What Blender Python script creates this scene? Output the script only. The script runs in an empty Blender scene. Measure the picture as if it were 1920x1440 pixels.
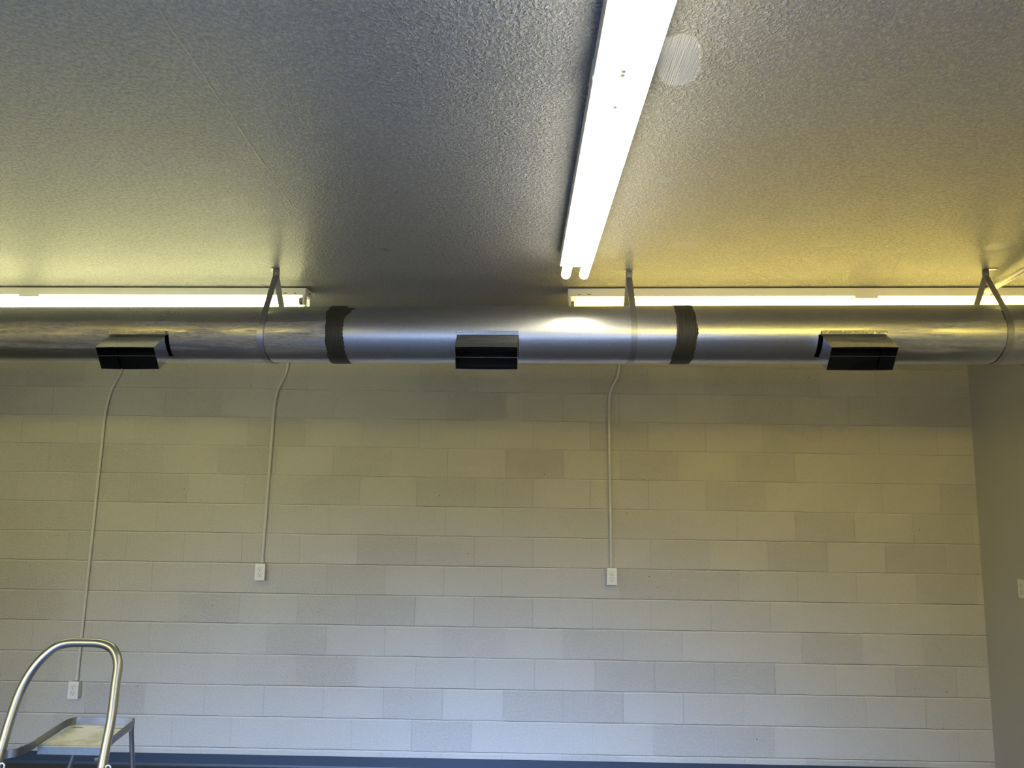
import bpy, bmesh, math, random
from mathutils import Vector, Matrix, noise as mnoise

random.seed(7)
S = bpy.context.scene
COL = S.collection
PI = math.pi
R = math.radians

# ------------------------------------------------------------------ camera
CX, CY, CZ = 3.3532, -5.3469, 1.8810
FPX = 1413.43
tilt, yaw, roll = 0.1374256, -0.0127711, 0.0145535
fwd = Vector((math.sin(yaw) * math.cos(tilt), math.cos(yaw) * math.cos(tilt), math.sin(tilt)))
rt = Vector((math.cos(yaw), -math.sin(yaw), 0))
up = rt.cross(fwd)
r2 = rt * math.cos(roll) + up * math.sin(roll)
u2 = -rt * math.sin(roll) + up * math.cos(roll)
cam_d = bpy.data.cameras.new('camera')
cam = bpy.data.objects.new('camera', cam_d)
COL.objects.link(cam)
m = Matrix.Identity(4)
for i in range(3):
    m[i][0] = r2[i]; m[i][1] = u2[i]; m[i][2] = -fwd[i]
m[0][3], m[1][3], m[2][3] = CX, CY, CZ
cam.matrix_world = m
cam_d.sensor_fit = 'HORIZONTAL'
cam_d.sensor_width = 36.0
cam_d.lens = FPX / 1920 * 36.0
cam_d.clip_start = 0.05
S.camera = cam

S.view_settings.view_transform = 'Standard'
S.view_settings.look = 'None'
S.view_settings.gamma = 1
S.view_settings.exposure = 0.0
S.view_settings.use_curve_mapping = False

S.cycles.max_bounces = 7
S.cycles.diffuse_bounces = 4
S.cycles.glossy_bounces = 4
S.cycles.transmission_bounces = 1
S.cycles.use_adaptive_sampling = True
S.cycles.adaptive_threshold = 0.025

# ------------------------------------------------------------------ room constants
XL, XR = -1.60, 6.534
YF, YB = -8.20, 0.0
ZC = 2.821
Z0 = 0.1205            # first full block joint above the floor
BW, BH = 0.4064, 0.2032

# ------------------------------------------------------------------ helpers
def link(name, me, mat=None, parent=None, smooth=False):
    o = bpy.data.objects.new(name, me)
    COL.objects.link(o)
    if mat is not None:
        me.materials.append(mat)
    if parent is not None:
        o.parent = parent
    if smooth:
        for p in me.polygons:
            p.use_smooth = True
    return o

def obj(name, bm, mat=None, parent=None, smooth=False):
    me = bpy.data.meshes.new(name)
    bmesh.ops.recalc_face_normals(bm, faces=bm.faces[:])
    bm.to_mesh(me)
    bm.free()
    return link(name, me, mat, parent, smooth)

def empty(name, loc, rz=0.0, label=None, cat=None, group=None):
    o = bpy.data.objects.new(name, None)
    COL.objects.link(o)
    o.empty_display_size = 0.1
    o.location = loc
    o.rotation_euler = (0, 0, rz)
    tag(o, label, cat, group)
    return o

def tag(o, label=None, cat=None, group=None, kind=None):
    if label: o['label'] = label
    if cat: o['category'] = cat
    if group: o['group'] = group
    if kind: o['kind'] = kind
    return o

def struct(o):
    o['kind'] = 'structure'
    return o

def box(bm, x0, x1, y0, y1, z0, z1, bevel=0.0, mtx=None):
    vs = [bm.verts.new((x, y, z)) for x in (x0, x1) for y in (y0, y1) for z in (z0, z1)]
    F = [(0, 1, 3, 2), (4, 6, 7, 5), (0, 4, 5, 1), (2, 3, 7, 6), (0, 2, 6, 4), (1, 5, 7, 3)]
    fs = [bm.faces.new([vs[i] for i in f]) for f in F]
    allv = set(vs)
    if bevel > 0:
        es = set()
        for f in fs: es.update(f.edges)
        r = bmesh.ops.bevel(bm, geom=list(es), offset=bevel, segments=2, affect='EDGES', profile=0.5)
        allv = set(v for v in r['verts']) | set(v for v in vs if v.is_valid)
    if mtx is not None:
        for v in allv: v.co = mtx @ v.co
    return allv

def frames(pts, closed=False):
    n = len(pts)
    T = []
    for i in range(n):
        a = pts[(i - 1) % n] if (closed or i > 0) else pts[i]
        b = pts[(i + 1) % n] if (closed or i < n - 1) else pts[i]
        T.append((b - a).normalized())
    ref = Vector((0, 0, 1)) if abs(T[0].z) < 0.9 else Vector((0, 1, 0))
    N = (ref - T[0] * ref.dot(T[0])).normalized()
    out = []
    for t in T:
        N = (N - t * N.dot(t)).normalized()
        out.append((t, N, t.cross(N)))
    return out

def tube(bm, pts, rad, seg=16, cap=True, squash=1.0):
    pts = [Vector(p) for p in pts]
    fr = frames(pts)
    rings = []
    for i, (p, (t, n, b)) in enumerate(zip(pts, fr)):
        rr = rad[i] if isinstance(rad, (list, tuple)) else rad
        rings.append([bm.verts.new(p + (n * math.cos(2 * PI * k / seg) + b * math.sin(2 * PI * k / seg) * squash) * rr) for k in range(seg)])
    for a, c in zip(rings, rings[1:]):
        for k in range(seg):
            bm.faces.new((a[k], a[(k + 1) % seg], c[(k + 1) % seg], c[k]))
    if cap:
        # caps get vertices of their own so that smooth shading stays true along the side
        for rg in (rings[0][::-1], rings[-1]):
            bm.faces.new([bm.verts.new(v.co) for v in rg])

def smooth_path(ctrl, rads, n=8):
    """polyline with rounded corners"""
    P = [Vector(c) for c in ctrl]
    out = [P[0]]
    for i in range(1, len(P) - 1):
        a, b, c = P[i - 1], P[i], P[i + 1]
        d1, d2 = (a - b), (c - b)
        rr = rads if not isinstance(rads, (list, tuple)) else rads[i - 1]
        q = min(rr, d1.length * 0.49, d2.length * 0.49)
        s, e = b + d1.normalized() * q, b + d2.normalized() * q
        for k in range(n + 1):
            t = k / n
            out.append(s * (1 - t) ** 2 + b * 2 * t * (1 - t) + e * t * t)
    out.append(P[-1])
    return out

def ribbon(bm, pts, side, thick=0.0008):
    """flat strap: pts centreline, side(i) half-width vector, thickness along normal"""
    pts = [Vector(p) for p in pts]
    n = len(pts)
    rows = []
    for i in range(n):
        t = (pts[min(i + 1, n - 1)] - pts[max(i - 1, 0)]).normalized()
        w = side(i) if callable(side) else side
        w = w - t * w.dot(t)
        nn = t.cross(w).normalized() * thick * 0.5
        rows.append([bm.verts.new(pts[i] + w + nn), bm.verts.new(pts[i] - w + nn),
                     bm.verts.new(pts[i] - w - nn), bm.verts.new(pts[i] + w - nn)])
    for a, b in zip(rows, rows[1:]):
        for k in range(4):
            bm.faces.new((a[k], a[(k + 1) % 4], b[(k + 1) % 4], b[k]))
    bm.faces.new(rows[0][::-1]); bm.faces.new(rows[-1])

# ------------------------------------------------------------------ node helper
class NT:
    def __init__(s, name):
        s.m = bpy.data.materials.new(name)
        s.m.use_nodes = True
        s.t = s.m.node_tree
        s.n = s.t.nodes
        s.b = s.n['Principled BSDF']
    def new(s, typ, **kw):
        n = s.n.new(typ)
        for k, v in kw.items(): setattr(n, k, v)
        return n
    def L(s, a, b): s.t.links.new(a, b)
    def put(s, sock, v):
        if hasattr(v, 'is_linked') or hasattr(v, 'links'): s.L(v, sock)
        else: sock.default_value = v
    def math(s, op, a, b=None, c=None, clamp=False):
        n = s.new('ShaderNodeMath', operation=op); n.use_clamp = clamp
        for i, v in enumerate((a, b, c)):
            if v is not None: s.put(n.inputs[i], v)
        return n.outputs[0]
    def ramp(s, v, a, b, c=0.0, d=1.0, smooth=True):
        n = s.new('ShaderNodeMapRange', interpolation_type='SMOOTHSTEP' if smooth else 'LINEAR')
        s.put(n.inputs[0], v); n.inputs[1].default_value = a; n.inputs[2].default_value = b
        n.inputs[3].default_value = c; n.inputs[4].default_value = d
        return n.outputs[0]
    def pos(s):
        g = s.new('ShaderNodeNewGeometry'); return g.outputs['Position']
    def objc(s):
        g = s.new('ShaderNodeTexCoord'); return g.outputs['Object']
    def sep(s, v):
        n = s.new('ShaderNodeSeparateXYZ'); s.L(v, n.inputs[0]); return n.outputs
    def comb(s, x, y, z):
        n = s.new('ShaderNodeCombineXYZ')
        for i, v in enumerate((x, y, z)): s.put(n.inputs[i], v)
        return n.outputs[0]
    def scale(s, v, sc, loc=(0, 0, 0), rot=(0, 0, 0)):
        n = s.new('ShaderNodeMapping'); s.L(v, n.inputs[0])
        n.inputs['Scale'].default_value = sc; n.inputs['Location'].default_value = loc; n.inputs['Rotation'].default_value = rot
        return n.outputs[0]
    def noise(s, v, sc, det=2.0, rough=0.5, dist=0.0):
        n = s.new('ShaderNodeTexNoise'); s.L(v, n.inputs['Vector'])
        n.inputs['Scale'].default_value = sc; n.inputs['Detail'].default_value = det
        n.inputs['Roughness'].default_value = rough; n.inputs['Distortion'].default_value = dist
        return n.outputs['Fac']
    def vor(s, v, sc, feature='F1'):
        n = s.new('ShaderNodeTexVoronoi', feature=feature); s.L(v, n.inputs['Vector']); n.inputs['Scale'].default_value = sc
        return n.outputs['Distance']
    def white(s, v):
        n = s.new('ShaderNodeTexWhiteNoise', noise_dimensions='3D'); s.L(v, n.inputs['Vector']); return n.outputs['Value']
    def mix(s, f, a, b):
        n = s.new('ShaderNodeMix', data_type='RGBA')
        s.put(n.inputs[0], f); s.put(n.inputs[6], a); s.put(n.inputs[7], b)
        return n.outputs[2]
    def bump(s, h, dist, strength=1.0):
        n = s.new('ShaderNodeBump'); s.L(h, n.inputs['Height'])
        n.inputs['Distance'].default_value = dist; n.inputs['Strength'].default_value = strength
        s.L(n.outputs[0], s.b.inputs['Normal'])
    def set(s, **kw):
        for k, v in kw.items():
            s.put(s.b.inputs[k.replace('_', ' ')], v)

def C(r, g, b): return (r, g, b, 1.0)

def simple(name, col, rough=0.5, metal=0.0, nsc=40, namt=0.15, bump=0.0, spec=0.5):
    n = NT(name)
    v = n.objc()
    f = n.noise(v, nsc, 3)
    n.L(n.mix(f, C(*[c * (1 - namt) for c in col]), C(*[min(1, c * (1 + namt)) for c in col])), n.b.inputs['Base Color'])
    n.set(Roughness=rough, Metallic=metal)
    n.b.inputs['Specular IOR Level'].default_value = spec
    if bump: n.bump(f, bump)
    return n.m

# ------------------------------------------------------------------ materials
def mat_block():
    n = NT('painted_block')
    p = n.pos(); x, y, z = n.sep(p)
    wob = n.noise(n.scale(p, (3, 3, 3)), 1.0, 3, 0.7)
    wobf = n.noise(p, 45.0, 2)
    zz = n.math('ADD', z, n.math('MULTIPLY', n.math('SUBTRACT', wob, 0.5), 0.010))
    zz = n.math('ADD', zz, n.math('MULTIPLY', n.math('SUBTRACT', wobf, 0.5), 0.0025))
    v = n.math('DIVIDE', n.math('SUBTRACT', zz, Z0), BH)
    row = n.math('FLOOR', v)
    fz = n.math('SUBTRACT', v, row)
    dz = n.math('MULTIPLY', n.math('MINIMUM', fz, n.math('SUBTRACT', 1.0, fz)), BH)
    par = n.math('MULTIPLY', n.math('PINGPONG', row, 1.0), 0.5)     # odd rows .5
    xs = n.math('ADD', x, n.math('MULTIPLY', n.math('SUBTRACT', wobf, 0.5), 0.005))
    rr = n.white(n.comb(row, 3.3, 0.0))
    xs = n.math('ADD', xs, n.math('MULTIPLY', n.math('SUBTRACT', rr, 0.5), 0.03))
    u = n.math('ADD', n.math('ADD', n.math('DIVIDE', xs, BW), 0.5), par)
    cu = n.math('FLOOR', u)
    fu = n.math('SUBTRACT', u, cu)
    du = n.math('MULTIPLY', n.math('MINIMUM', fu, n.math('SUBTRACT', 1.0, fu)), BW)
    cell = n.white(n.comb(row, cu, 1.0))
    cell2 = n.white(n.comb(row, cu, 7.0))
    # joint depth varies along the wall where paint has filled it; fainter near the top
    fill = n.ramp(n.noise(n.scale(p, (1.3, 1.3, 4.0)), 1.6, 2), 0.35, 0.62, 0.45, 1.0)
    fillv = n.ramp(cell, 0.1, 0.9, 0.15, 0.9)
    low = n.ramp(z, 1.2, 2.1, 1.0, 0.5)
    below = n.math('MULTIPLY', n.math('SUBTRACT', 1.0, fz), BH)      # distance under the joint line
    above = n.math('MULTIPLY', fz, BH)
    gb = n.ramp(below, 0.0, 0.011, 1.0, 0.0, False)                    # weathered slope under the line
    ga = n.ramp(above, 0.0005, 0.003, 1.0, 0.0)
    keep = n.math('MULTIPLY', fill, low)
    gz = n.math('MULTIPLY', n.math('MAXIMUM', gb, ga), keep)
    line = n.math('MULTIPLY', n.math('MAXIMUM', n.ramp(above, 0.0015, 0.0045, 1.0, 0.0), n.ramp(below, 0.0, 0.0015, 1.0, 0.0)), keep)
    lit_bead = n.math('MULTIPLY', n.math('MULTIPLY', n.ramp(below, 0.001, 0.003), n.ramp(below, 0.006, 0.010, 1.0, 0.0)), keep)
    gu = n.math('MULTIPLY', n.ramp(du, 0.001, 0.005, 1.0, 0.0), fillv)
    g = n.math('MAXIMUM', n.math('MULTIPLY', gz, 1.0), n.math('MULTIPLY', gu, 0.38))
    coarse = n.ramp(cell2, 0.35, 1.0, 0.25, 1.0)
    t1 = n.ramp(n.noise(p, 75.0, 4, 0.65), 0.35, 0.65)
    t2 = n.noise(p, 190.0, 2, 0.5)
    tex = n.math('ADD', n.math('MULTIPLY', t1, 0.45), n.math('MULTIPLY', t2, 0.38))
    pitn = n.noise(p, 110.0, 2, 0.6)
    pit = n.math('MULTIPLY', n.ramp(pitn, 0.62, 0.74, 0.0, 0.9), coarse)
    spot = n.ramp(n.vor(p, 9.0), 0.02, 0.05, 1.0, 0.0)
    h = n.math('SUBTRACT', n.math('MULTIPLY', tex, n.ramp(coarse, 0.2, 1.0, 0.6, 1.1)), n.math('MULTIPLY', g, 1.3))
    h = n.math('SUBTRACT', h, n.math('MULTIPLY', pit, 0.35))
    h = n.math('SUBTRACT', h, n.math('MULTIPLY', spot, 0.6))
    n.bump(h, 0.0050, 1.0)
    dirt = n.noise(p, 2.2, 4, 0.6)
    base = n.mix(dirt, C(0.53, 0.52, 0.50), C(0.58, 0.57, 0.55))
    base = n.mix(n.math('MULTIPLY', cell, 0.35), base, C(0.51, 0.505, 0.495))
    base = n.mix(n.math('MULTIPLY', t1, n.ramp(coarse, 0.2, 1.0, 0.30, 0.42)), base, C(0.43, 0.43, 0.43))
    base = n.mix(n.math('MULTIPLY', lit_bead, 0.65), base, C(0.66, 0.66, 0.66))  # mortar lip under each joint painted paler, as light from above catches it
    base = n.mix(n.math('MULTIPLY', line, 0.80), base, C(0.17, 0.17, 0.18))
    base = n.mix(n.math('MULTIPLY', gu, 0.20), base, C(0.2, 0.2, 0.2))
    base = n.mix(n.math('MULTIPLY', pit, 0.25), base, C(0.22, 0.21, 0.20))
    base = n.mix(n.math('MULTIPLY', spot, n.math('MULTIPLY', n.ramp(cell2, .6, .7), .8)), base, C(0.08, 0.08, 0.08))
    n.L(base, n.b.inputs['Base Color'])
    n.set(Roughness=0.55)
    n.b.inputs['Specular IOR Level'].default_value = 0.35
    return n.m

def mat_drywall(name, col, sc=130, dist=0.0015):
    n = NT(name)
    p = n.pos()
    a = n.noise(p, sc, 2)
    d = n.noise(p, 1.5, 3)
    n.L(n.mix(d, C(*[c * .95 for c in col]), C(*col)), n.b.inputs['Base Color'])
    n.set(Roughness=0.5)
    n.bump(a, dist)
    return n.m

PATCHES = [  # centre x, y, radius x, radius y, rotation : trowelled repairs on the ceiling
    (3.690, -3.790, 0.050, 0.105, R(-12)), (3.781, -3.143, 0.028, 0.020, 0.0),
    (3.980, -2.526, 0.055, 0.045, 0.0), (5.174, -2.546, 0.060, 0.05, 0.0), (4.539, -2.538, 0.055, 0.018, 0.0),
    (4.99, -3.00, .02, .02, 0)]

def mat_ceiling():
    n = NT('textured_ceiling')
    p = n.pos(); x, y, z = n.sep(p)
    mask = None
    for (px, py, rx, ry, rot) in PATCHES:
        dx = n.math('SUBTRACT', x, px); dy = n.math('SUBTRACT', y, py)
        c, s = math.cos(rot), math.sin(rot)
        a = n.math('ADD', n.math('MULTIPLY', dx, c / rx), n.math('MULTIPLY', dy, s / rx))
        b = n.math('ADD', n.math('MULTIPLY', dx, -s / ry), n.math('MULTIPLY', dy, c / ry))
        q = n.math('ADD', n.math('POWER', n.math('ABSOLUTE', a), 2.6), n.math('POWER', n.math('ABSOLUTE', b), 2.6))
        mk = n.ramp(q, 0.75, 1.15, 1.0, 0.0)
        mask = mk if mask is None else n.math('MAXIMUM', mask, mk)
    n1 = n.noise(p, 95.0, 3, 0.6, 0.5)
    n2 = n.noise(p, 210.0, 2, 0.6)
    blob = n.ramp(n1, 0.42, 0.66)
    blob2 = n.ramp(n2, 0.4, 0.7)
    amp = n.ramp(n.noise(p, 1.1, 2), 0.35, 0.65, 0.65, 1.0)
    h = n.math('MULTIPLY', n.math('ADD', blob, n.math('MULTIPLY', blob2, 0.35)), amp)
    keep = n.math('SUBTRACT', 1.0, mask)
    h = n.math('MULTIPLY', h, keep)
    # trowel lines in the repairs
    ln = n.noise(n.scale(p, (420, 10, 1), rot=(0, 0, R(32))), 1.0, 1)
    h = n.math('ADD', h, n.math('MULTIPLY', n.math('MULTIPLY', ln, 0.22), mask))
    # taped seam that shows as a thin raised line
    wv = n.math('MULTIPLY', n.math('SUBTRACT', n.noise(p, 6.0, 2), 0.5), 0.016)
    sx = n.math('ABSOLUTE', n.math('ADD', n.math('SUBTRACT', x, n.math('MULTIPLY_ADD', n.math('ADD', y, 3.3), -0.05, 2.585)), wv))
    seam = n.math('MULTIPLY', n.ramp(sx, 0.0015, 0.004, 1.0, 0.0), n.math('MULTIPLY', n.ramp(y, -4.6, -4.4), n.ramp(y, -2.95, -2.85, 1.0, 0.0)))
    seam = n.math('MULTIPLY', seam, n.ramp(n.noise(p, 4.0, 1), 0.4, 0.5))
    h = n.math('ADD', h, n.math('MULTIPLY', seam, 1.4))
    n.bump(h, 0.0105, 1.0)
    d = n.noise(p, 1.2, 3)
    col = n.mix(d, C(0.46, 0.46, 0.46), C(0.52, 0.52, 0.52))
    col = n.mix(n.ramp(n1, 0.36, 0.62), n.mix(d, C(0.31, 0.31, 0.31), C(0.36, 0.36, 0.36)), col)
    col = n.mix(mask, col, C(0.42, 0.42, 0.42))
    col = n.mix(n.math('MULTIPLY', seam, 0.5), col, C(.6, .6, .58))
    n.L(col, n.b.inputs['Base Color'])
    n.set(Roughness=0.30)
    n.b.inputs['Specular IOR Level'].default_value = 0.32
    return n.m

def mat_galv(name, worn=0.0, rough=0.27, tone=0.52, xfrom=None):
    n = NT(name)
    p = n.pos(); x, y, z = n.sep(p)
    sp = n.vor(p, 170.0)
    big = n.noise(p, 3.0, 3)
    fine = n.noise(n.scale(p, (14, 160, 160)), 1.0, 3, 0.6)
    base = n.mix(sp, C(tone * .94, tone * .94, tone * 0.93), C(tone * 1.14, tone * 1.14, tone * 1.15))
    base = n.mix(n.math('MULTIPLY', n.ramp(big, .4, .7), 0.25), base, C(tone * .78, tone * .76, tone * .72))
    ro = n.math('ADD', rough, n.math('MULTIPLY', sp, 0.08))
    ro = n.math('ADD', ro, n.math('MULTIPLY', n.math('SUBTRACT', big, 0.5), 0.10))
    metal = 1.0
    if worn > 0.5:
        # oxidised band where rain once ran along the flank of the old sections
        wob = n.math('MULTIPLY', n.math('SUBTRACT', n.noise(n.scale(p, (2, 2, 2)), 1.0, 2), 0.5), 0.05)
        zz = n.math('ADD', z, wob)
        bandm = n.math('MULTIPLY', n.ramp(zz, 2.445, 2.462), n.ramp(zz, 2.560, 2.572, 1.0, 0.0))
        s1 = n.noise(n.scale(p, (26, 170, 170)), 1.0, 4, 0.75)
        s2 = n.noise(n.scale(p, (2.0, 45, 45)), 1.0, 3, 0.6)
        k = n.math('MULTIPLY', bandm, n.ramp(s2, 0.35, 0.60))
        if xfrom is not None:
            k = n.math('MULTIPLY', k, n.ramp(n.math('ADD', x, n.math('MULTIPLY', s2, 0.4)), xfrom, xfrom + 0.5))
        oxide = n.mix(n.ramp(s1, 0.38, 0.62), C(0.22, 0.21, 0.19), C(0.50, 0.485, 0.46))
        base = n.mix(n.math('MULTIPLY', k, 0.75), base, oxide)
        metal = n.math('SUBTRACT', 1.0, n.math('MULTIPLY', k, 0.55))
        ro = n.math('ADD', ro, n.math('MULTIPLY', k, 0.22))
    n.L(base, n.b.inputs['Base Color'])
    n.set(Metallic=metal, Roughness=ro)
    lowf = n.noise(n.scale(p, (1, 5, 5)), 2.0, 1)
    h = n.math('ADD', n.math('MULTIPLY', fine, 0.25 * worn + 0.10), n.math('MULTIPLY', lowf, 1.0 if rough > 0.15 else 0.2))
    n.bump(h, 0.0009, 1.0)
    return n.m

def mat_emit(name, col, st, base=(0.9, 0.9, 0.88)):
    n = NT(name)
    v = n.objc(); x, y, z = n.sep(v)
    n.set(Base_Color=C(*base), Roughness=0.3)
    n.b.inputs['Emission Color'].default_value = C(*col)
    f = n.noise(v, 3.0, 1)
    n.L(n.math('MULTIPLY', n.ramp(f, 0, 1, .96, 1.04), st), n.b.inputs['Emission Strength'])
    return n.m

def mat_mastic():
    n = NT('duct_sealant')
    p = n.pos()
    st = n.noise(n.scale(p, (170, 14, 14)), 1.0, 3, 0.6)
    n.L(n.mix(st, C(0.024, 0.023, 0.015), C(0.056, 0.053, 0.038)), n.b.inputs['Base Color'])
    n.set(Roughness=0.5)
    n.bump(st, 0.003, 1.0)
    return n.m

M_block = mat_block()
M_dry = mat_drywall('painted_drywall', (0.50, 0.50, 0.50))
M_ceil = mat_ceiling()
M_galv = mat_galv('galvanised_sheet', 0.15, 0.31, 0.64)
M_galv_w = mat_galv('weathered_galvanised_sheet', 1.0, 0.26, 0.60)
M_galv_m = mat_galv('part_weathered_galvanised_sheet', 1.0, 0.29, 0.63, 4.85)
M_bright = mat_galv('bright_sheet_metal', 0.0, 0.06, 0.74)
M_inner = simple('duct_inside_shade', (0.06, 0.06, 0.055), 0.6, 0.6)  # near-black colour stands for the shade inside the duct
M_strap = mat_galv('galvanised_strap', 0.2, 0.33, 0.50)
M_mast = mat_mastic()
M_enamel = simple('white_enamel', (0.78, 0.77, 0.72), 0.35, 0, 20, 0.03)
M_white = simple('white_plastic', (0.80, 0.80, 0.78), 0.35, 0, 30, 0.03)
M_slot = simple('dark_slot', (0.012, 0.012, 0.012), 0.7)
M_capm = simple('dull_metal_cap', (0.25, 0.25, 0.25), 0.4, 0.9)
M_cond = simple('painted_conduit', (0.60, 0.60, 0.59), 0.42, 0, 25, 0.05)
M_base = simple('navy_vinyl', (0.028, 0.045, 0.075), 0.45, 0, 12, 0.12)
M_floor = simple('dark_carpet', (0.055, 0.055, 0.065), 0.95, 0, 60, 0.35, 0.004)
M_alu = simple('brushed_aluminium', (0.50, 0.53, 0.58), 0.37, 1.0, 90, 0.10)
M_alu2 = simple('dull_aluminium', (0.33, 0.34, 0.345), 0.45, 1.0, 60, 0.15)
M_rubber = simple('black_rubber', (0.02, 0.02, 0.02), 0.7)
M_tubeL = mat_emit('lit_tube_greenish', (0.96, 0.92, 0.42), 16.0)
M_tubeR = mat_emit('lit_tube_amber', (1.0, 0.76, 0.17), 13.5)
M_tubeC = mat_emit('lit_tube_white', (1.0, 0.94, 0.72), 12.0)

def mat_deck():
    n = NT('ridged_platform_deck')
    p = n.objc(); x, y, z = n.sep(p)
    w = n.math('SINE', n.math('MULTIPLY', y, 2 * PI / 0.011))
    d = n.noise(p, 14.0, 4, 0.6)
    n.L(n.mix(n.ramp(d, 0.45, 0.65), C(0.86, 0.86, 0.90), C(0.62, 0.64, 0.62)), n.b.inputs['Base Color'])
    n.set(Roughness=0.35, Metallic=0.0)
    n.bump(w, 0.00025, 1.0)
    return n.m
M_deck = mat_deck()

# ------------------------------------------------------------------ room shell
T = 0.12
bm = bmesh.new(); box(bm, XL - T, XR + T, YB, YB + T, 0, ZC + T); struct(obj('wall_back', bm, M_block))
bm = bmesh.new(); box(bm, XR, XR + T, YF - T, YB, 0, ZC + T); struct(obj('wall_right', bm, M_dry))
bm = bmesh.new(); box(bm, XL - T, XL, YF - T, YB, 0, ZC + T); struct(obj('wall_left', bm, M_dry))
bm = bmesh.new(); box(bm, XL - T, XR + T, YF - T, YB + T, -T, 0); struct(obj('floor', bm, M_floor))
# front wall (behind the camera) with a wide shop window
WX0, WX1, WZ0, WZ1 = 0.2, 5.0, 0.15, 2.15
bm = bmesh.new()
box(bm, XL, WX0, YF - T, YF, 0, ZC + T); box(bm, WX1, XR, YF - T, YF, 0, ZC + T)
box(bm, WX0, WX1, YF - T, YF, 0, WZ0); box(bm, WX0, WX1, YF - T, YF, WZ1, ZC + T)
struct(obj('wall_front', bm, M_dry))
bm = bmesh.new()
fw = 0.05
for a in (WX0, WX1 - fw): box(bm, a, a + fw, YF - 0.09, YF - 0.03, WZ0, WZ1)
for a in (0.25, 0.5, 0.75):
    xx = WX0 + (WX1 - WX0) * a; box(bm, xx - fw / 2, xx + fw / 2, YF - 0.09, YF - 0.03, WZ0 + fw, WZ1 - fw)
box(bm, WX0 + fw, WX1 - fw, YF - 0.09, YF - 0.03, WZ0, WZ0 + fw); box(bm, WX0 + fw, WX1 - fw, YF - 0.09, YF - 0.03, WZ1 - fw, WZ1)
struct(obj('window_1', bm, M_alu2))

# ceiling slab with a small round fixing hole
HX, HY, HR = 2.8016, -2.4341, 0.0165
bm = bmesh.new()
q = 0.04
x0, x1, y0, y1 = XL - T, XR + T, YF - T, YB
def quad(a, b, c, d): bm.faces.new([bm.verts.new(v) for v in (a, b, c, d)])
for (a, b, c, d) in ((x0, HX - q, y0, y1), (HX + q, x1, y0, y1), (HX - q, HX + q, y0, HY - q), (HX - q, HX + q, HY + q, y1)):
    quad((a, c, ZC), (a, d, ZC), (b, d, ZC), (b, c, ZC))
N = 24
outer, inner, deep = [], [], []
for k in range(N):
    t = 2 * PI * k / N
    cx, cy = math.cos(t), math.sin(t)
    mx = max(abs(cx), abs(cy))
    rr = HR * (1 + 0.12 * math.sin(3 * t + 1))
    outer.append(bm.verts.new((HX + q * cx / mx, HY + q * cy / mx, ZC)))
    inner.append(bm.verts.new((HX + rr * cx * 1.25, HY + rr * cy, ZC)))
    deep.append(bm.verts.new((HX + rr * cx * 1.25, HY + rr * cy, ZC + 0.03)))
for k in range(N):
    j = (k + 1) % N
    bm.faces.new((outer[k], outer[j], inner[j], inner[k]))
    bm.faces.new((inner[k], inner[j], deep[j], deep[k]))
bm.faces.new(deep)
box(bm, x0, x1, y0, y1, ZC + 0.04, ZC + T)
me = bpy.data.meshes.new('ceiling'); bm.to_mesh(me); bm.free()
struct(link('ceiling', me, M_ceil))

# baseboards (vinyl cove)
def cove(bm, x0, x1, axis):
    prof = [(0.0, 0.0), (0.012, 0.0), (0.0065, 0.006), (0.004, 0.018), (0.0035, 0.078), (0.0, 0.080)]
    ra, rb = [], []
    for d, z in prof:
        if axis == 'x':
            ra.append(bm.verts.new((x0, -d, z))); rb.append(bm.verts.new((x1, -d, z)))
        else:
            ra.append(bm.verts.new((XR - d, x0, z))); rb.append(bm.verts.new((XR - d, x1, z)))
    for i in range(len(prof) - 1):
        bm.faces.new((ra[i], ra[i + 1], rb[i + 1], rb[i]))
    bm.faces.new(ra); bm.faces.new(rb)
bm = bmesh.new(); cove(bm, XL, XR, 'x'); struct(obj('baseboard_back', bm, M_base))
bm = bmesh.new(); cove(bm, YF, -0.013, 'y'); struct(obj('baseboard_right', bm, M_base))

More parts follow.
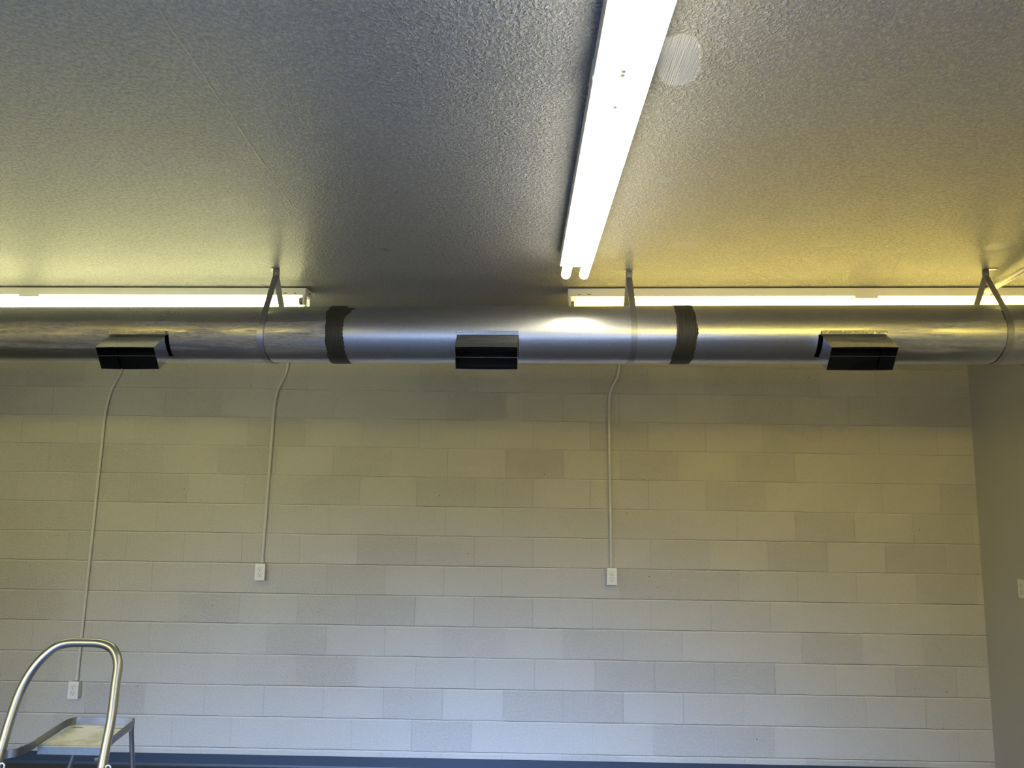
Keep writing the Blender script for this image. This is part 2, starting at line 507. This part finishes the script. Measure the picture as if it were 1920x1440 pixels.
# ------------------------------------------------------------------ fluorescent strip fixtures
def strip(label, loc, rz, tube_mat, length=2.72, bw=0.104, bh=0.043, tz=-0.066, holder_full=True, group='twin tube ceiling lights'):
    """local x runs along the fixture from its visible end, z = 0 is the ceiling"""
    t = empty('fluorescent_light', loc, rz, label, 'ceiling light', group)
    bm = bmesh.new()
    box(bm, 0.0, length, -bw / 2, bw / 2, -bh, -0.0065, 0.0025)
    box(bm, 0.06, length - 0.06, -bw / 2 + 0.030, bw / 2 - 0.030, -0.0068, 0.0)
    obj('housing', bm, M_enamel, t)
    # raised spine under the housing
    bm = bmesh.new(); box(bm, 0.012, length - 0.012, -0.018, 0.018, -bh - 0.006, -bh, 0.002)
    obj('ballast_cover', bm, M_enamel, t)
    # end plates
    for s in (0, 1):
        bm = bmesh.new()
        xx = 0.0 if s == 0 else length
        d = -1 if s == 0 else 1
        a, b = sorted((xx, xx + d * 0.0022))
        box(bm, a, b, -bw / 2 + 0.002, bw / 2 - 0.002, -bh + 0.001, -0.006)
        ep = obj('end_plate', bm, M_enamel, t)
        bm = bmesh.new()
        tube(bm, [(xx + d * 0.0021, -0.008, -0.021), (xx + d * 0.0032, -0.008, -0.021)], 0.0065, 14)
        obj('knockout', bm, M_slot, ep)
    # slots on the side of the housing
    for sgn in (-1, 1):
        for xx, w in ((0.045, 0.010), (0.088, 0.018), (length / 2 - 0.03, 0.012), (length / 2 + 0.03, 0.012)):
            bm = bmesh.new()
            box(bm, xx, xx + w, sgn * bw / 2 - 0.0008, sgn * bw / 2 + 0.0008, -bh + 0.008, -bh + 0.0115)
            obj('slot', bm, M_slot, t)
    sp = 0.0390 if holder_full else 0.0362
    for sgn in (-1, 1):
        bm = bmesh.new()
        e0, e1 = 0.020, length - 0.020
        if not holder_full: e0, e1 = -0.012, length + .012
        rr = 0.0185
        pts = [(e0, sgn * sp, tz), (e0 + 0.004, sgn * sp, tz), (e0 + 0.012, sgn * sp, tz)]
        rad = [rr * 0.62, rr * 0.88, rr]
        nseg = 2
        pts += [(e1 - 0.012, sgn * sp, tz), (e1 - 0.004, sgn * sp, tz), (e1, sgn * sp, tz)]
        rad += [rr, rr * 0.88, rr * 0.62]
        tube(bm, pts, rad, 24)
        lamp = obj('lamp_tube', bm, tube_mat, t, smooth=True)
        for xx, d in ((e0, -1), (e1, 1)):
            bm = bmesh.new()
            tube(bm, [(xx - d * 0.008, sgn * sp, tz), (xx - d * 0.008 + d * 0.014, sgn * sp, tz)] if holder_full else [(xx - d * 0.002, sgn * sp, tz), (xx + d * 0.005, sgn * sp, tz)], 0.0188 if holder_full else 0.0135, 24)
            obj('end_cap', bm, M_capm, lamp, smooth=False)
            # lamp holder: block from housing down to the tube axis
            bm = bmesh.new()
            if holder_full:
                a, b = sorted((xx + d * 0.007, xx + d * 0.019))
                box(bm, a, b, sgn * sp - 0.0155, sgn * sp + 0.0155, tz - 0.016, -bh - 0.0002, 0.002)
            else:
                a, b = sorted((xx - d * 0.022, xx - d * 0.013))
                box(bm, a, b, sgn * sp - 0.010, sgn * sp + 0.010, tz + 0.0190, -bh - 0.0002, 0.001)
            obj('lamp_holder', bm, M_enamel, t)
    # cover plate over the joint at half length
    mid = length / 2
    bm = bmesh.new()
    box(bm, mid - 0.05, mid + 0.05, -bw / 2 - 0.0015, bw / 2 + 0.0015, -bh - 0.010, -bh - 0.006, 0.0006)
    box(bm, mid - 0.05, mid + 0.05, -bw / 2 - 0.0015, -bw / 2 - 0.0002, -bh - 0.008, -0.010)
    box(bm, mid - 0.05, mid + 0.05, bw / 2 + 0.0002, bw / 2 + 0.0015, -bh - 0.008, -0.010)
    cp = obj('joint_cover', bm, M_enamel, t)
    for dx in (0.070, 0.085):
        bm = bmesh.new()
        tube(bm, [(mid + dx, 0.0, -bh - 0.0062), (mid + dx, 0, -bh - 0.0085)], 0.0045, 12)
        obj('screw', bm, M_slot, t)
    bm = bmesh.new()
    tube(bm, [(mid - 0.062, 0.0, -bh - 0.006), (mid - 0.062, 0, -bh - 0.009)], 0.0105, 20)
    w = obj('washer', bm, M_enamel, t)
    bm = bmesh.new()
    tube(bm, [(mid - 0.062, 0.0, -bh - 0.009), (mid - 0.062, 0, -bh - 0.0105)], 0.0045, 12)
    obj('screw', bm, M_slot, w)
    return t

sl = math.atan2(-0.0356, 1.0)
# left: visible end is the right-hand end -> local x points to -X
strip('greenish white twin tube ceiling light behind the duct, on the left', (2.3187, -1.858 + 0.053, ZC), PI + sl, M_tubeL, tz=-0.069)
sr = math.atan2(-0.050, 1.0)
strip('amber glowing twin tube ceiling light behind the duct, on the right', (3.5705, -1.901 + 0.053, ZC), sr, M_tubeR, tz=-0.083, bh=0.046)
# centre: runs towards the camera
strip('long twin tube ceiling light running forward in front of the duct', (3.562, -2.402, ZC), -PI / 2, M_tubeC, bw=0.122, tz=-0.086, bh=0.052, holder_full=False)

# ------------------------------------------------------------------ duct
DR = 0.124
AX = [(-1.60, -1.90, 2.538), (0.8, -2.02, 2.5355), (2.4, -2.115, 2.5335), (3.5, -2.150, 2.5390), (4.5, -2.20, 2.5430), (5.5, -2.27, 2.5407), (6.534, -2.34, 2.539)]
def axis(x):
    for a, b in zip(AX, AX[1:]):
        if x <= b[0] or b is AX[-1]:
            t = (x - a[0]) / (b[0] - a[0])
            return a[1] + (b[1] - a[1]) * t, a[2] + (b[2] - a[2]) * t
def dpt(x, th, r=DR):
    """th = 0 faces the camera side (-Y), positive turns downwards"""
    yc, zc = axis(x)
    return Vector((x, yc - r * math.cos(th), zc - r * math.sin(th)))

TH0, TH1 = R(11.5), R(60.5)
REG = [(1.7085, 0.1275, 0.0, 0.008), (3.2085, 0.1285, 0.0, 0.002), (4.6955, 0.1285, 0.009, 0.0)]
J = [2.560, 4.030, 5.455]

duct = empty('round_duct', (0, 0, 0), 0, 'round galvanised metal air duct running across under the ceiling', 'air duct')
duct.location = (3.0, -2.13, 2.536)
OFF = Vector(duct.location)

def duct_obj(name, bm, mat, parent=duct, smooth=False):
    # parts are modelled in world space, then moved to the duct's own origin
    for v in bm.verts: v.co -= OFF
    return obj(name, bm, mat, parent, smooth)

def section(xa, xb, mat):
    ths = sorted(set([TH0, TH1] + [TH0 + (TH1 - TH0) * k / 6 for k in range(7)] + [TH1 + (2 * PI + TH0 - TH1) * k / 44 for k in range(1, 44)]))
    xs = [xa]
    x = xa
    cuts = []
    for (rx, hw, gl, gr) in REG:
        cuts += [rx - hw - gl, rx + hw + gr]
    while x < xb - 1e-6:
        x = min(x + 0.08, xb)
        xs.append(x)
    xs = sorted([q for q in xs if all(abs(q - c) > 0.015 for c in cuts)] + [c for c in cuts if xa < c < xb])
    bm = bmesh.new()
    for r, flip in ((DR, False), (DR - 0.0012, True)):
        rows = []
        for x in xs:
            sag = 0.0
            rows.append([bm.verts.new(dpt(x, t, r)) for t in ths])
        for i in range(len(xs) - 1):
            xm = (xs[i] + xs[i + 1]) / 2
            for k in range(len(ths)):
                k2 = (k + 1) % len(ths)
                tm = (ths[k] + (ths[k2] if k2 else ths[k2] + 2 * PI)) / 2
                if TH0 < tm < TH1 and any(rx - hw - gl < xm < rx + hw + gr for rx, hw, gl, gr in REG):
                    continue
                f = (rows[i][k], rows[i + 1][k], rows[i + 1][k2], rows[i][k2])
                bm.faces.new(f if not flip else f[::-1])
    me = bpy.data.meshes.new('duct_section')
    for v in bm.verts: v.co -= OFF
    bm.to_mesh(me); bm.free()
    return link('duct_section', me, mat, duct, True)

section(XL, J[0], M_galv_w)
section(J[0], J[1], M_galv)
section(J[1], J[2], M_galv_m)
section(J[2], XR, M_galv_w)

def band(xc, w, seed, spike=None):
    bm = bmesh.new()
    n = 150
    rows = []
    for k in range(n + 1):
        th = R(-115) + R(330) * k / n
        def nz(a, s): return mnoise.noise(Vector((a * s, seed, 0.3)))
        l = xc - w / 2 + 0.006 * nz(th, 3) + 0.0035 * nz(th, 25) - (0.012 if seed > 1.5 else -0.004) * max(0, math.sin(th)) ** 2
        r_ = xc + w / 2 + 0.007 * nz(th + 9, 2.5) + 0.004 * nz(th + 5, 30) + (0.012 if seed < 1.5 else -0.005) * max(0, math.sin(th)) ** 2
        if spike:
            for (a, ww, dd) in spike:
                r_ += dd * max(0, 1 - abs(th - a) / ww)
        cols = 14
        row = []
        for c in range(cols + 1):
            x = l + (r_ - l) * c / cols
            e = min(c, cols - c)
            thick = 0.0006 + 0.0018 * min(1, e / 2) + 0.0009 * mnoise.noise(Vector((x * 260, th * 1.5, seed)))
            row.append(bm.verts.new(dpt(x, th, DR + thick)))
        rows.append(row)
    for a, b in zip(rows, rows[1:]):
        for c in range(len(a) - 1):
            bm.faces.new((a[c], a[c + 1], b[c + 1], b[c]))
    o = duct_obj('sealant_band', bm, M_mast, duct, True)
    o['label'] = 'dark brushed-on sealant band'
    return o
band(J[0], 0.078, 1.0, [(R(-52), 0.10, 0.035), (R(-40), 0.35, 0.022)])
band(J[1], 0.080, 2.0, [(R(8), 0.12, 0.006)])
band(J[2] + .012, 0.07, 3.0)

# register collars
def register(rx, hw, L, gap_side, mid=False):
    ya, za = axis(rx)
    dy = (axis(rx + .1)[0] - axis(rx - .1)[0]) / .2
    ang = R(36)
    n = Vector((0, -math.cos(ang), -math.sin(ang)))
    tt = Vector((0, -math.sin(ang), math.cos(ang)))
    uu = Vector((1, dy, 0)).normalized()
    O = Vector((rx, ya, za))
    ht = 0.0505
    P = lambda u, t, d: O + uu * u + tt * t + n * d
    nb = DR * math.cos(R(24.5)) - 0.004
    th = 0.0012
    bm = bmesh.new()
    def slab(u0, u1, t0, t1, d0, d1, skew=0.0):
        vs = [bm.verts.new(P(u, t, d)) for u in (u0, u1) for t in (t0, t1) for d in (d0, d1)]
        for f in ((0, 1, 3, 2), (4, 6, 7, 5), (0, 4, 5, 1), (2, 3, 7, 6), (0, 2, 6, 4), (1, 5, 7, 3)):
            bm.faces.new([vs[i] for i in f])
    ue = hw - 0.001
    # top and bottom plates are gently bowed, sides are flat
    def bowed(t_at, bow):
        k = 10
        ra = []
        for i in range(k + 1):
            u = -ue + 2 * ue * i / k
            b = bow * (1 - (u / ue) ** 2)
            ra.append([bm.verts.new(P(u, t_at + (0 if d == nb else b), d)) for d in (nb, nb + L)] +
                      [bm.verts.new(P(u, t_at - math.copysign(th, t_at) + (0 if d == nb + L * 0 and 0 else (0 if d == nb else b)), d)) for d in (nb + L, nb)])
        for a, b in zip(ra, ra[1:]):
            for c in range(4):
                bm.faces.new((a[c], a[(c + 1) % 4], b[(c + 1) % 4], b[c]))
        bm.faces.new(ra[0][::-1]); bm.faces.new(ra[-1])
    bowed(ht, 0.0016); bowed(-ht, -0.0016)
    slab(-ue, -ue + th, -ht + th, ht - th, nb, nb + L)
    slab(ue - th, ue, -ht + th, ht - th, nb, nb + L)
    o = duct_obj('vent_collar', bm, M_bright, duct)
    o['label'] = 'rectangular sheet metal air outlet with an open dark mouth'
    # flange folded up against the duct above the mouth
    bm = bmesh.new()
    slab(-ue, ue, ht, ht + 0.0012, nb - .001, nb)  # hem
    e = P(0, ht, nb)
    td = Vector((0, -math.sin(R(8)), math.cos(R(8))))
    nd = Vector((0, -math.cos(R(8)), -math.sin(R(8))))
    vs = [bm.verts.new(e + uu * u + td * t + nd * d) for u in (-ue, ue) for t in (0.0, 0.0155) for d in (0.0145, 0.0155)]
    for f in ((0, 1, 3, 2), (4, 6, 7, 5), (0, 4, 5, 1), (2, 3, 7, 6), (0, 2, 6, 4), (1, 5, 7, 3)):
        bm.faces.new([vs[i] for i in f])
    for v in bm.verts: v.co -= OFF
    obj('flange', bm, M_bright, o)
    # damper blades
    bm = bmesh.new()
    slab(-ue + th + 0.001, ue - th - 0.001, 0.002 if mid else 0.010, 0.0038 if mid else 0.0118, nb + 0.01, nb + L - 0.0005)
    for v in bm.verts: v.co -= OFF
    obj('damper_blade', bm, M_bright, o)
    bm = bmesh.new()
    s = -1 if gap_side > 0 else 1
    slab(-ue + 0.003, ue - 0.003, -ht + 0.004, ht - 0.004, nb - 0.012, nb - 0.010)  # near-black plate paints the shade behind the open mouth
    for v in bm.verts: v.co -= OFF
    obj('mouth_shade_plate', bm, M_inner, o)
    return o
register(1.7085, 0.1275, 0.128, 1)
register(3.2085, 0.1285, 0.118, 1, True)
register(4.6955, 0.1285, 0.122, -1)

# ------------------------------------------------------------------ strap hangers
def hanger(label, x, ya, skew_front, skew_back, tab=0):
    yc, zc = axis(x)
    t = empty('strap_hanger', (x, ya, ZC), 0, label, 'duct hanger', 'metal strap hangers holding the duct')
    r = DR + 0.0022
    P = Vector((ya, ZC - 0.028))
    Cc = Vector((yc, zc))
    d = P - Cc; D = d.length
    base = math.atan2(d.y, d.x)
    al = math.acos(r / D)
    pf = base + al; pb = base - al        # tangent angles (y, z) plane; -Y side is larger angle
    pts = [(Vector((0, ya, ZC - 0.006)), 0), (Vector((0, ya, P.y)), 0)]
    loop = []
    n = 70
    for k in range(n + 1):
        a = pf + (2 * PI - 2 * al) * k / n
        loop.append((a, Cc.x + r * math.cos(a), Cc.y + r * math.sin(a)))
    path = []
    m_ = 8
    for k in range(m_):
        s = k / m_
        path.append(Vector((skew_front * s * 0.7, ya + (loop[0][1] - ya) * s - 0.001, P.y + (loop[0][2] - P.y) * s)))
    for i, (a, yy, zz) in enumerate(loop):
        s = i / n
        if s < 0.35: k = skew_front * (0.7 + 0.3 * min(1, s / 0.12))
        else: k = skew_front
        k = skew_front * (0.7 + 0.3 * min(1, s / 0.12)) * max(0, 1 - max(0, s - 0.3) / 0.35) + skew_back * max(0, (s - 0.55) / 0.45)
        path.append(Vector((k, yy, zz)))
    for k in range(1, m_ + 1):
        s = k / m_
        path.append(Vector((skew_back * (1 - s), loop[-1][1] + (ya - loop[-1][1]) * s + 0.001, loop[-1][2] + (P.y - loop[-1][2]) * s)))
    path = [p - Vector((0, ya, ZC)) for p in path]
    bm = bmesh.new()
    ribbon(bm, path, Vector((0.0130, 0, 0)), 0.0009)
    obj('strap', bm, M_strap, t, smooth=False)
    bm = bmesh.new()
    # folded clip at the ceiling
    box(bm, -0.014, 0.014, -0.0022, 0.0022, -0.034, -0.002, 0.0006)
    box(bm, -0.014 - (0.006 if tab <= 0 else 0), 0.014 + (tab if tab > 0 else 0.002), -0.018, 0.004, -0.0022, -0.0004, 0.0004)
    c = obj('ceiling_clip', bm, M_capm, t)
    bm = bmesh.new()
    tube(bm, [(0, -0.0022, -0.020), (0, -0.0045, -0.020)], 0.0038, 10)
    obj('screw', bm, M_bright, c)
hanger('strap hanger holding the duct beside the end of the left ceiling light', 2.2697, -2.1454, -0.026, 0.003)
hanger('strap hanger holding the duct just right of the forward-running light', 3.8128, -2.1715, 0.004, -0.004)
hanger('strap hanger holding the duct at the far right with a bent ceiling tab', 5.2967, -2.2514, 0.004, -0.014, 0.030)

# ------------------------------------------------------------------ wall conduits and outlets
def conduit(label, pts, r=0.0105):
    P = [Vector(p) for p in pts]
    o = empty('electrical_conduit', P[0], 0, label, 'conduit', 'painted conduits running down the block wall')
    bm = bmesh.new()
    path = smooth_path([p - P[0] for p in P], 0.055, 8)
    tube(bm, path, r, 14)
    obj('pipe', bm, M_cond, o, smooth=True)
    bm = bmesh.new()
    tube(bm, [(0, 0, -0.001), (0, 0, 0.016)], r + 0.0035, 8)
    tube(bm, [(0, 0, 0.016), (0, 0, 0.022)], r + 0.002, 14)
    obj('connector', bm, M_cond, o)
    return o
YC = -0.0135
TOPZ = ZC - 0.001
conduit('painted conduit on the left of the block wall, dropping to the lowest outlet',
        [(0.3470, YC, 0.5480), (0.3795, YC, 2.370), (0.3990, YC, 2.520), (0.4760, YC, 2.690), (0.4820, YC, TOPZ)])
conduit('painted conduit second from left, ending at the outlet above mid wall height',
        [(1.5680, YC, 1.3450), (1.5900, YC, 2.440), (1.6000, YC, 2.540), (1.6660, YC, 2.680), (1.6760, YC, TOPZ)])
conduit('painted conduit right of centre on the block wall, straight drop to its outlet',
        [(3.9880, YC, 1.3510), (3.9740, YC, 2.470), (3.9800, YC, 2.570), (4.0490, YC, 2.705), (4.0500, YC, TOPZ)])

def outlet(label, loc, rz, tiltz=0.0, depth=0.046):
    """local: wall plane is y = 0, the face points to -y"""
    t = empty('electrical_outlet', loc, rz, label, 'outlet', 'white duplex wall outlets')
    bm = bmesh.new(); box(bm, -0.030, 0.030, -depth, -0.0005, -0.054, 0.052, 0.003)
    if depth > 0.01: obj('surface_box', bm, M_cond, t)
    else: bm.free()
    bm = bmesh.new(); box(bm, -0.035, 0.035, -depth - 0.0045, -depth - 0.0002 if depth > .01 else -0.0002, -0.057, 0.057, 0.0018)
    pl = obj('cover_plate', bm, M_white, t)
    f = -depth - 0.0045
    for zc in (0.0195, -0.0195):
        bm = bmesh.new()
        # receptacle face: circle with flattened top and bottom
        ring = []
        for k in range(32):
            a = 2 * PI * k / 32
            ring.append((0.0172 * math.cos(a), max(-0.0142, min(0.0142, 0.0172 * math.sin(a)))))
        va = [bm.verts.new((x, f + 0.001, zc + z)) for x, z in ring]
        vb = [bm.verts.new((x * 0.96, f - 0.0012, zc + z * 0.96)) for x, z in ring]
        for k in range(32):
            bm.faces.new((va[k], va[(k + 1) % 32], vb[(k + 1) % 32], vb[k]))
        bm.faces.new(vb)
        rc = obj('receptacle', bm, M_white, t)
        bm = bmesh.new(); box(bm, -0.0078, -0.0052, f - 0.0016, f - 0.0008, zc + 0.000, zc + 0.0085)
        obj('blade_slot', bm, M_slot, rc)
        bm = bmesh.new(); box(bm, 0.0052, 0.0078, f - 0.0016, f - 0.0008, zc + 0.001, zc + 0.0075)
        obj('blade_slot', bm, M_slot, rc)
        bm = bmesh.new(); tube(bm, [(0, f - 0.0008, zc - 0.0072), (0, f - 0.0016, zc - 0.0072)], 0.0031, 12)
        obj('ground_hole', bm, M_slot, rc)
        # thin dark reveal round the face
        bm = bmesh.new()
        n = 32
        vo = [bm.verts.new((x * 1.06, f - 0.0003, zc + z * 1.06)) for x, z in ring]
        vi = [bm.verts.new((x * 0.99, f - 0.0003, zc + z * 0.99)) for x, z in ring]
        for k in range(n):
            bm.faces.new((vo[k], vo[(k + 1) % n], vi[(k + 1) % n], vi[k]))
        obj('reveal', bm, M_capm, rc)
    bm = bmesh.new(); tube(bm, [(0, f + 0.0005, 0), (0, f - 0.0009, 0)], 0.0032, 12)
    obj('screw', bm, M_white, pl)
    return t
outlet('white duplex outlet low on the left wall, seen through the ladder rail', (0.3490, 0, 0.4865), 0)
outlet('white duplex outlet at the foot of the second conduit from left', (1.5680, 0, 1.2855), 0)
outlet('white duplex outlet at the foot of the conduit right of centre', (3.9885, 0, 1.2925), 0)
outlet('white duplex outlet on the smooth right-hand wall at the picture edge', (XR, -0.4195, 1.2980), -PI / 2, depth=0.004)

# small conduit on the ceiling running forward from the right-hand light
t = empty('ceiling_conduit', (5.4551, -2.0120, ZC), 0, 'painted conduit fixed to the ceiling, running forward from the right light', 'conduit')
bm = bmesh.new()
tube(bm, [(0, 0, -0.026), (-0.050, -0.30, -0.026), (-0.14, -0.9, -0.026), (-0.30, -2.4, -0.026)], 0.0125, 14)
obj('pipe', bm, M_enamel, t, smooth=True)
bm = bmesh.new()
tube(bm, [(0.002, 0.012, -0.026), (-0.004, -0.03, -0.026)], 0.0155, 14)
tube(bm, [(0.0, 0.0, -0.040), (0.0, 0.0, -0.046)], 0.004, 10)
obj('connector', bm, M_enamel, t)
bm = bmesh.new()
box(bm, -0.09, -0.055, -0.452, -0.428, -0.0145, -0.0002)
obj('mounting_clip', bm, M_enamel, t)

# ------------------------------------------------------------------ platform ladder (lower left)
lad = empty('platform_ladder', (1.79, -2.70, 0.0), 0, 'aluminium platform step ladder with tubular hoop rail at lower left', 'ladder')
LO = Vector(lad.location)
A = R(20)
def hp(e1, e2):   # point in the plane of the front rails
    return Vector((1.3 + e1, -2.55 - e2 * math.sin(A), 1.34 - e2 * math.cos(A))) - LO
HT = 0.0155
ctrl = [hp(0.315 - 0.060, 1.418), hp(0.316, 0.36), hp(0.322, 0.17), hp(0.365, 0.078), hp(0.428, 0.012), hp(0.585, 0.012), hp(0.647, 0.060), hp(0.656, 0.165), hp(0.670, 0.43), hp(0.727, 1.418)]
def cr(pts, n=10):
    out = []
    P = [pts[0]] + pts + [pts[-1]]
    for i in range(1, len(P) - 2):
        a, b, c, d = P[i - 1], P[i], P[i + 1], P[i + 2]
        for k in range(n):
            t_ = k / n
            out.append(0.5 * ((2 * b) + (c - a) * t_ + (2 * a - 5 * b + 4 * c - d) * t_ ** 2 + (-a + 3 * b - 3 * c + d) * t_ ** 3))
    out.append(pts[-1])
    return out
hoop_ctrl = [hp(0.3145, 0.45), hp(0.3155, 0.36), hp(0.3160, 0.275), hp(0.323, 0.185), hp(0.347, 0.112), hp(0.388, 0.058), hp(0.432, 0.035), hp(0.500, 0.031), hp(0.565, 0.034), hp(0.610, 0.054), hp(0.638, 0.100), hp(0.648, 0.170), hp(0.662, 0.275), hp(0.667, 0.37), hp(0.672, 0.45)]
path = [hp(0.255, 1.418)] + cr(hoop_ctrl, 6) + [hp(0.730, 1.418)]
bm = bmesh.new(); tube(bm, path, HT, 20)
obj('hoop_rail', bm, M_alu, lad, smooth=True)
# rubber feet of front rails
for e in (0.255, 0.730):
    bm = bmesh.new(); c = hp(e, 1.418); tube(bm, [(c.x, c.y - 0.003, c.z + 0.035), (c.x, c.y - 0.012, -0.0)], 0.021, 14)
    obj('foot', bm, M_rubber, lad)
ZD = 0.957
def W(x, y, z): return Vector((x, y, z)) - LO
# platform deck
bm = bmesh.new()
top = [W(1.668, -2.548, ZD), W(1.905, -2.548, ZD), W(1.885, -2.325, ZD), (W(1.650, -2.325, ZD))]
bot = [p - Vector((0, 0, 0.006)) for p in top]
vt = [bm.verts.new(p) for p in top]; vb = [bm.verts.new(p) for p in bot]
bm.faces.new(vt); bm.faces.new(vb[::-1])
for k in range(4): bm.faces.new((vt[k], vb[k], vb[(k + 1) % 4], vt[(k + 1) % 4]))
dk = obj('platform_deck', bm, M_deck, lad)
for xa, xb in ((1.665, 1.705), (1.825, 1.862)):
    bm = bmesh.new()
    a = W(xa, -2.355, ZD); b = W(xb, -2.345, ZD)
    box(bm, a.x, b.x, a.y, b.y, a.z - 0.001, a.z + 0.0006)
    obj('slot', bm, M_capm, dk)
bm = bmesh.new()   # rounded front nosing
a = W(1.662, -2.552, ZD); b = W(1.912, -2.552, ZD)
box(bm, a.x, b.x, a.y - 0.004, a.y + 0.004, a.z - 0.030, a.z + 0.0008, 0.002)
obj('front_lip', bm, M_alu2, lad)
# rim strap that wraps the platform and joins both rails
rim = [W(1.612, -2.690, 0.962), W(1.628, -2.672, 0.966), W(1.655, -2.650, 0.967), W(1.664, -2.585, 0.968), W(1.6600, -2.545, 0.970), W(1.648, -2.42, 0.972), W(1.642, -2.360, 0.972), W(1.652, -2.325, 0.972), W(1.680, -2.313, 0.972), W(1.79, -2.312, 0.972),
       W(1.865, -2.313, 0.972), W(1.884, -2.320, 0.972), W(1.891, -2.345, 0.972), W(1.899, -2.42, 0.972), W(1.914, -2.545, 0.970), W(1.930, -2.62, 0.968), W(1.955, -2.68, 0.965)]
path = cr(rim, 6)
bm = bmesh.new()
ribbon(bm, path, Vector((0, 0, 0.0135)), 0.003)
obj('platform_rim', bm, M_alu2, lad, smooth=False)
# rear legs
bm = bmesh.new(); tube(bm, [W(1.880, -2.329, 0.950), W(1.890, -2.15, 0.02)], 0.0085, 12)
tube(bm, [W(1.880, -2.329, 0.968), W(1.880, -2.330, 0.946)], 0.010, 10)
obj('rear_leg', bm, M_alu, lad, smooth=True)
bm = bmesh.new(); tube(bm, [W(1.700, -2.345, 0.950), W(1.560, -2.30, 0.50), W(1.48, -2.26, 0.02)], 0.0085, 12)
obj('rear_leg', bm, M_alu, lad, smooth=True)
for q in ((1.890, -2.15), (1.48, -2.26)):
    bm = bmesh.new(); tube(bm, [W(q[0], q[1], 0.0), W(q[0], q[1], 0.04)], 0.014, 12)
    obj('foot', bm, M_rubber, lad)
# steps between the front rails
for e2 in (0.72, 1.02):
    f = (e2 - 0.45) / (1.418 - 0.45)
    xa = 0.3145 + (0.255 - 0.3145) * f + 0.012; xb = 0.672 + (0.730 - 0.672) * f - 0.012
    a, b = hp(xa, e2), hp(xb, e2)
    bm = bmesh.new(); box(bm, a.x, b.x, a.y - 0.01, a.y + 0.075, a.z - 0.012, a.z + 0.012, 0.003)
    obj('step', bm, M_alu2, lad)
# hook rings and rivets on the rails
for e1, e2, sx in ((0.3145, 0.424, 1), (0.6715, 0.424, 1)):
    c = hp(e1, e2)
    bm = bmesh.new()
    pts = [Vector((c.x + sx * (0.012 + 0.009 * (1 - math.cos(k * PI / 6))), c.y - 0.004, c.z + 0.010 * math.sin(k * PI / 6) - 0.004)) for k in range(-5, 8)]
    tube(bm, pts, 0.0026, 8)
    obj('hook_ring', bm, M_white, lad, smooth=True)
c = hp(0.668, 0.40)
bm = bmesh.new(); tube(bm, [c + Vector((-0.012, -0.010, 0)), c + Vector((-0.021, -0.016, 0))], 0.006, 10)
obj('rivet', bm, M_alu2, lad)

# ------------------------------------------------------------------ light
def area(name, loc, rot, sx, sy, e, col):
    l = bpy.data.lights.new(name, 'AREA')
    l.shape = 'RECTANGLE'; l.size = sx; l.size_y = sy; l.energy = e; l.color = col
    o = bpy.data.objects.new(name, l); COL.objects.link(o)
    o.location = loc; o.rotation_euler = rot
    return o
# daylight entering through the shop window behind the camera
LWX = (WX0 + WX1) / 2
l = area('window_daylight', (LWX, YF - 0.14, (WZ0 + WZ1) / 2), (R(90), 0, 0), WX1 - WX0, WZ1 - WZ0, 27.0, (0.42, 0.60, 1.0))
# added lamp inside the window, aimed up to cool the ceiling like ground-bounced daylight
l = area('ceiling_cool_fill', (LWX, YF + 0.03, 1.2), (R(90 + 52), 0, 0), WX1 - WX0, 1.7, 130.0, (0.42, 0.58, 1.0))
l.data.spread = R(80)
# added cool lamp inside the window, tilted down to light mostly the lower wall
l = area('low_wall_cool_fill', (2.1, YF + 0.02, 1.15), (R(90 - 22), 0, R(-6)), 4.2, 1.7, 185.0, (0.34, 0.54, 1.0))
l.data.spread = R(48)

# the next row of ceiling strip lights, just behind the camera
for xa, e in ((-0.2, 36.0), (5.25, 38.0)):
    area('row_light', (xa, -5.90, ZC - 0.24), (R(48), 0, 0), 2.4, 0.26, e, (1.0, 0.78, 0.13)).data.spread = R(120)
w = bpy.data.worlds.new('world'); S.world = w; w.use_nodes = True
bg = w.node_tree.nodes['Background']
sky = w.node_tree.nodes.new('ShaderNodeTexSky'); sky.sky_type = 'NISHITA' if 'NISHITA' in [i.identifier for i in sky.bl_rna.properties['sky_type'].enum_items] else sky.sky_type
try:
    sky.sun_disc = False; sky.sun_elevation = R(35)
except Exception: pass
w.node_tree.links.new(sky.outputs[0], bg.inputs[0]); bg.inputs[1].default_value = 0.1
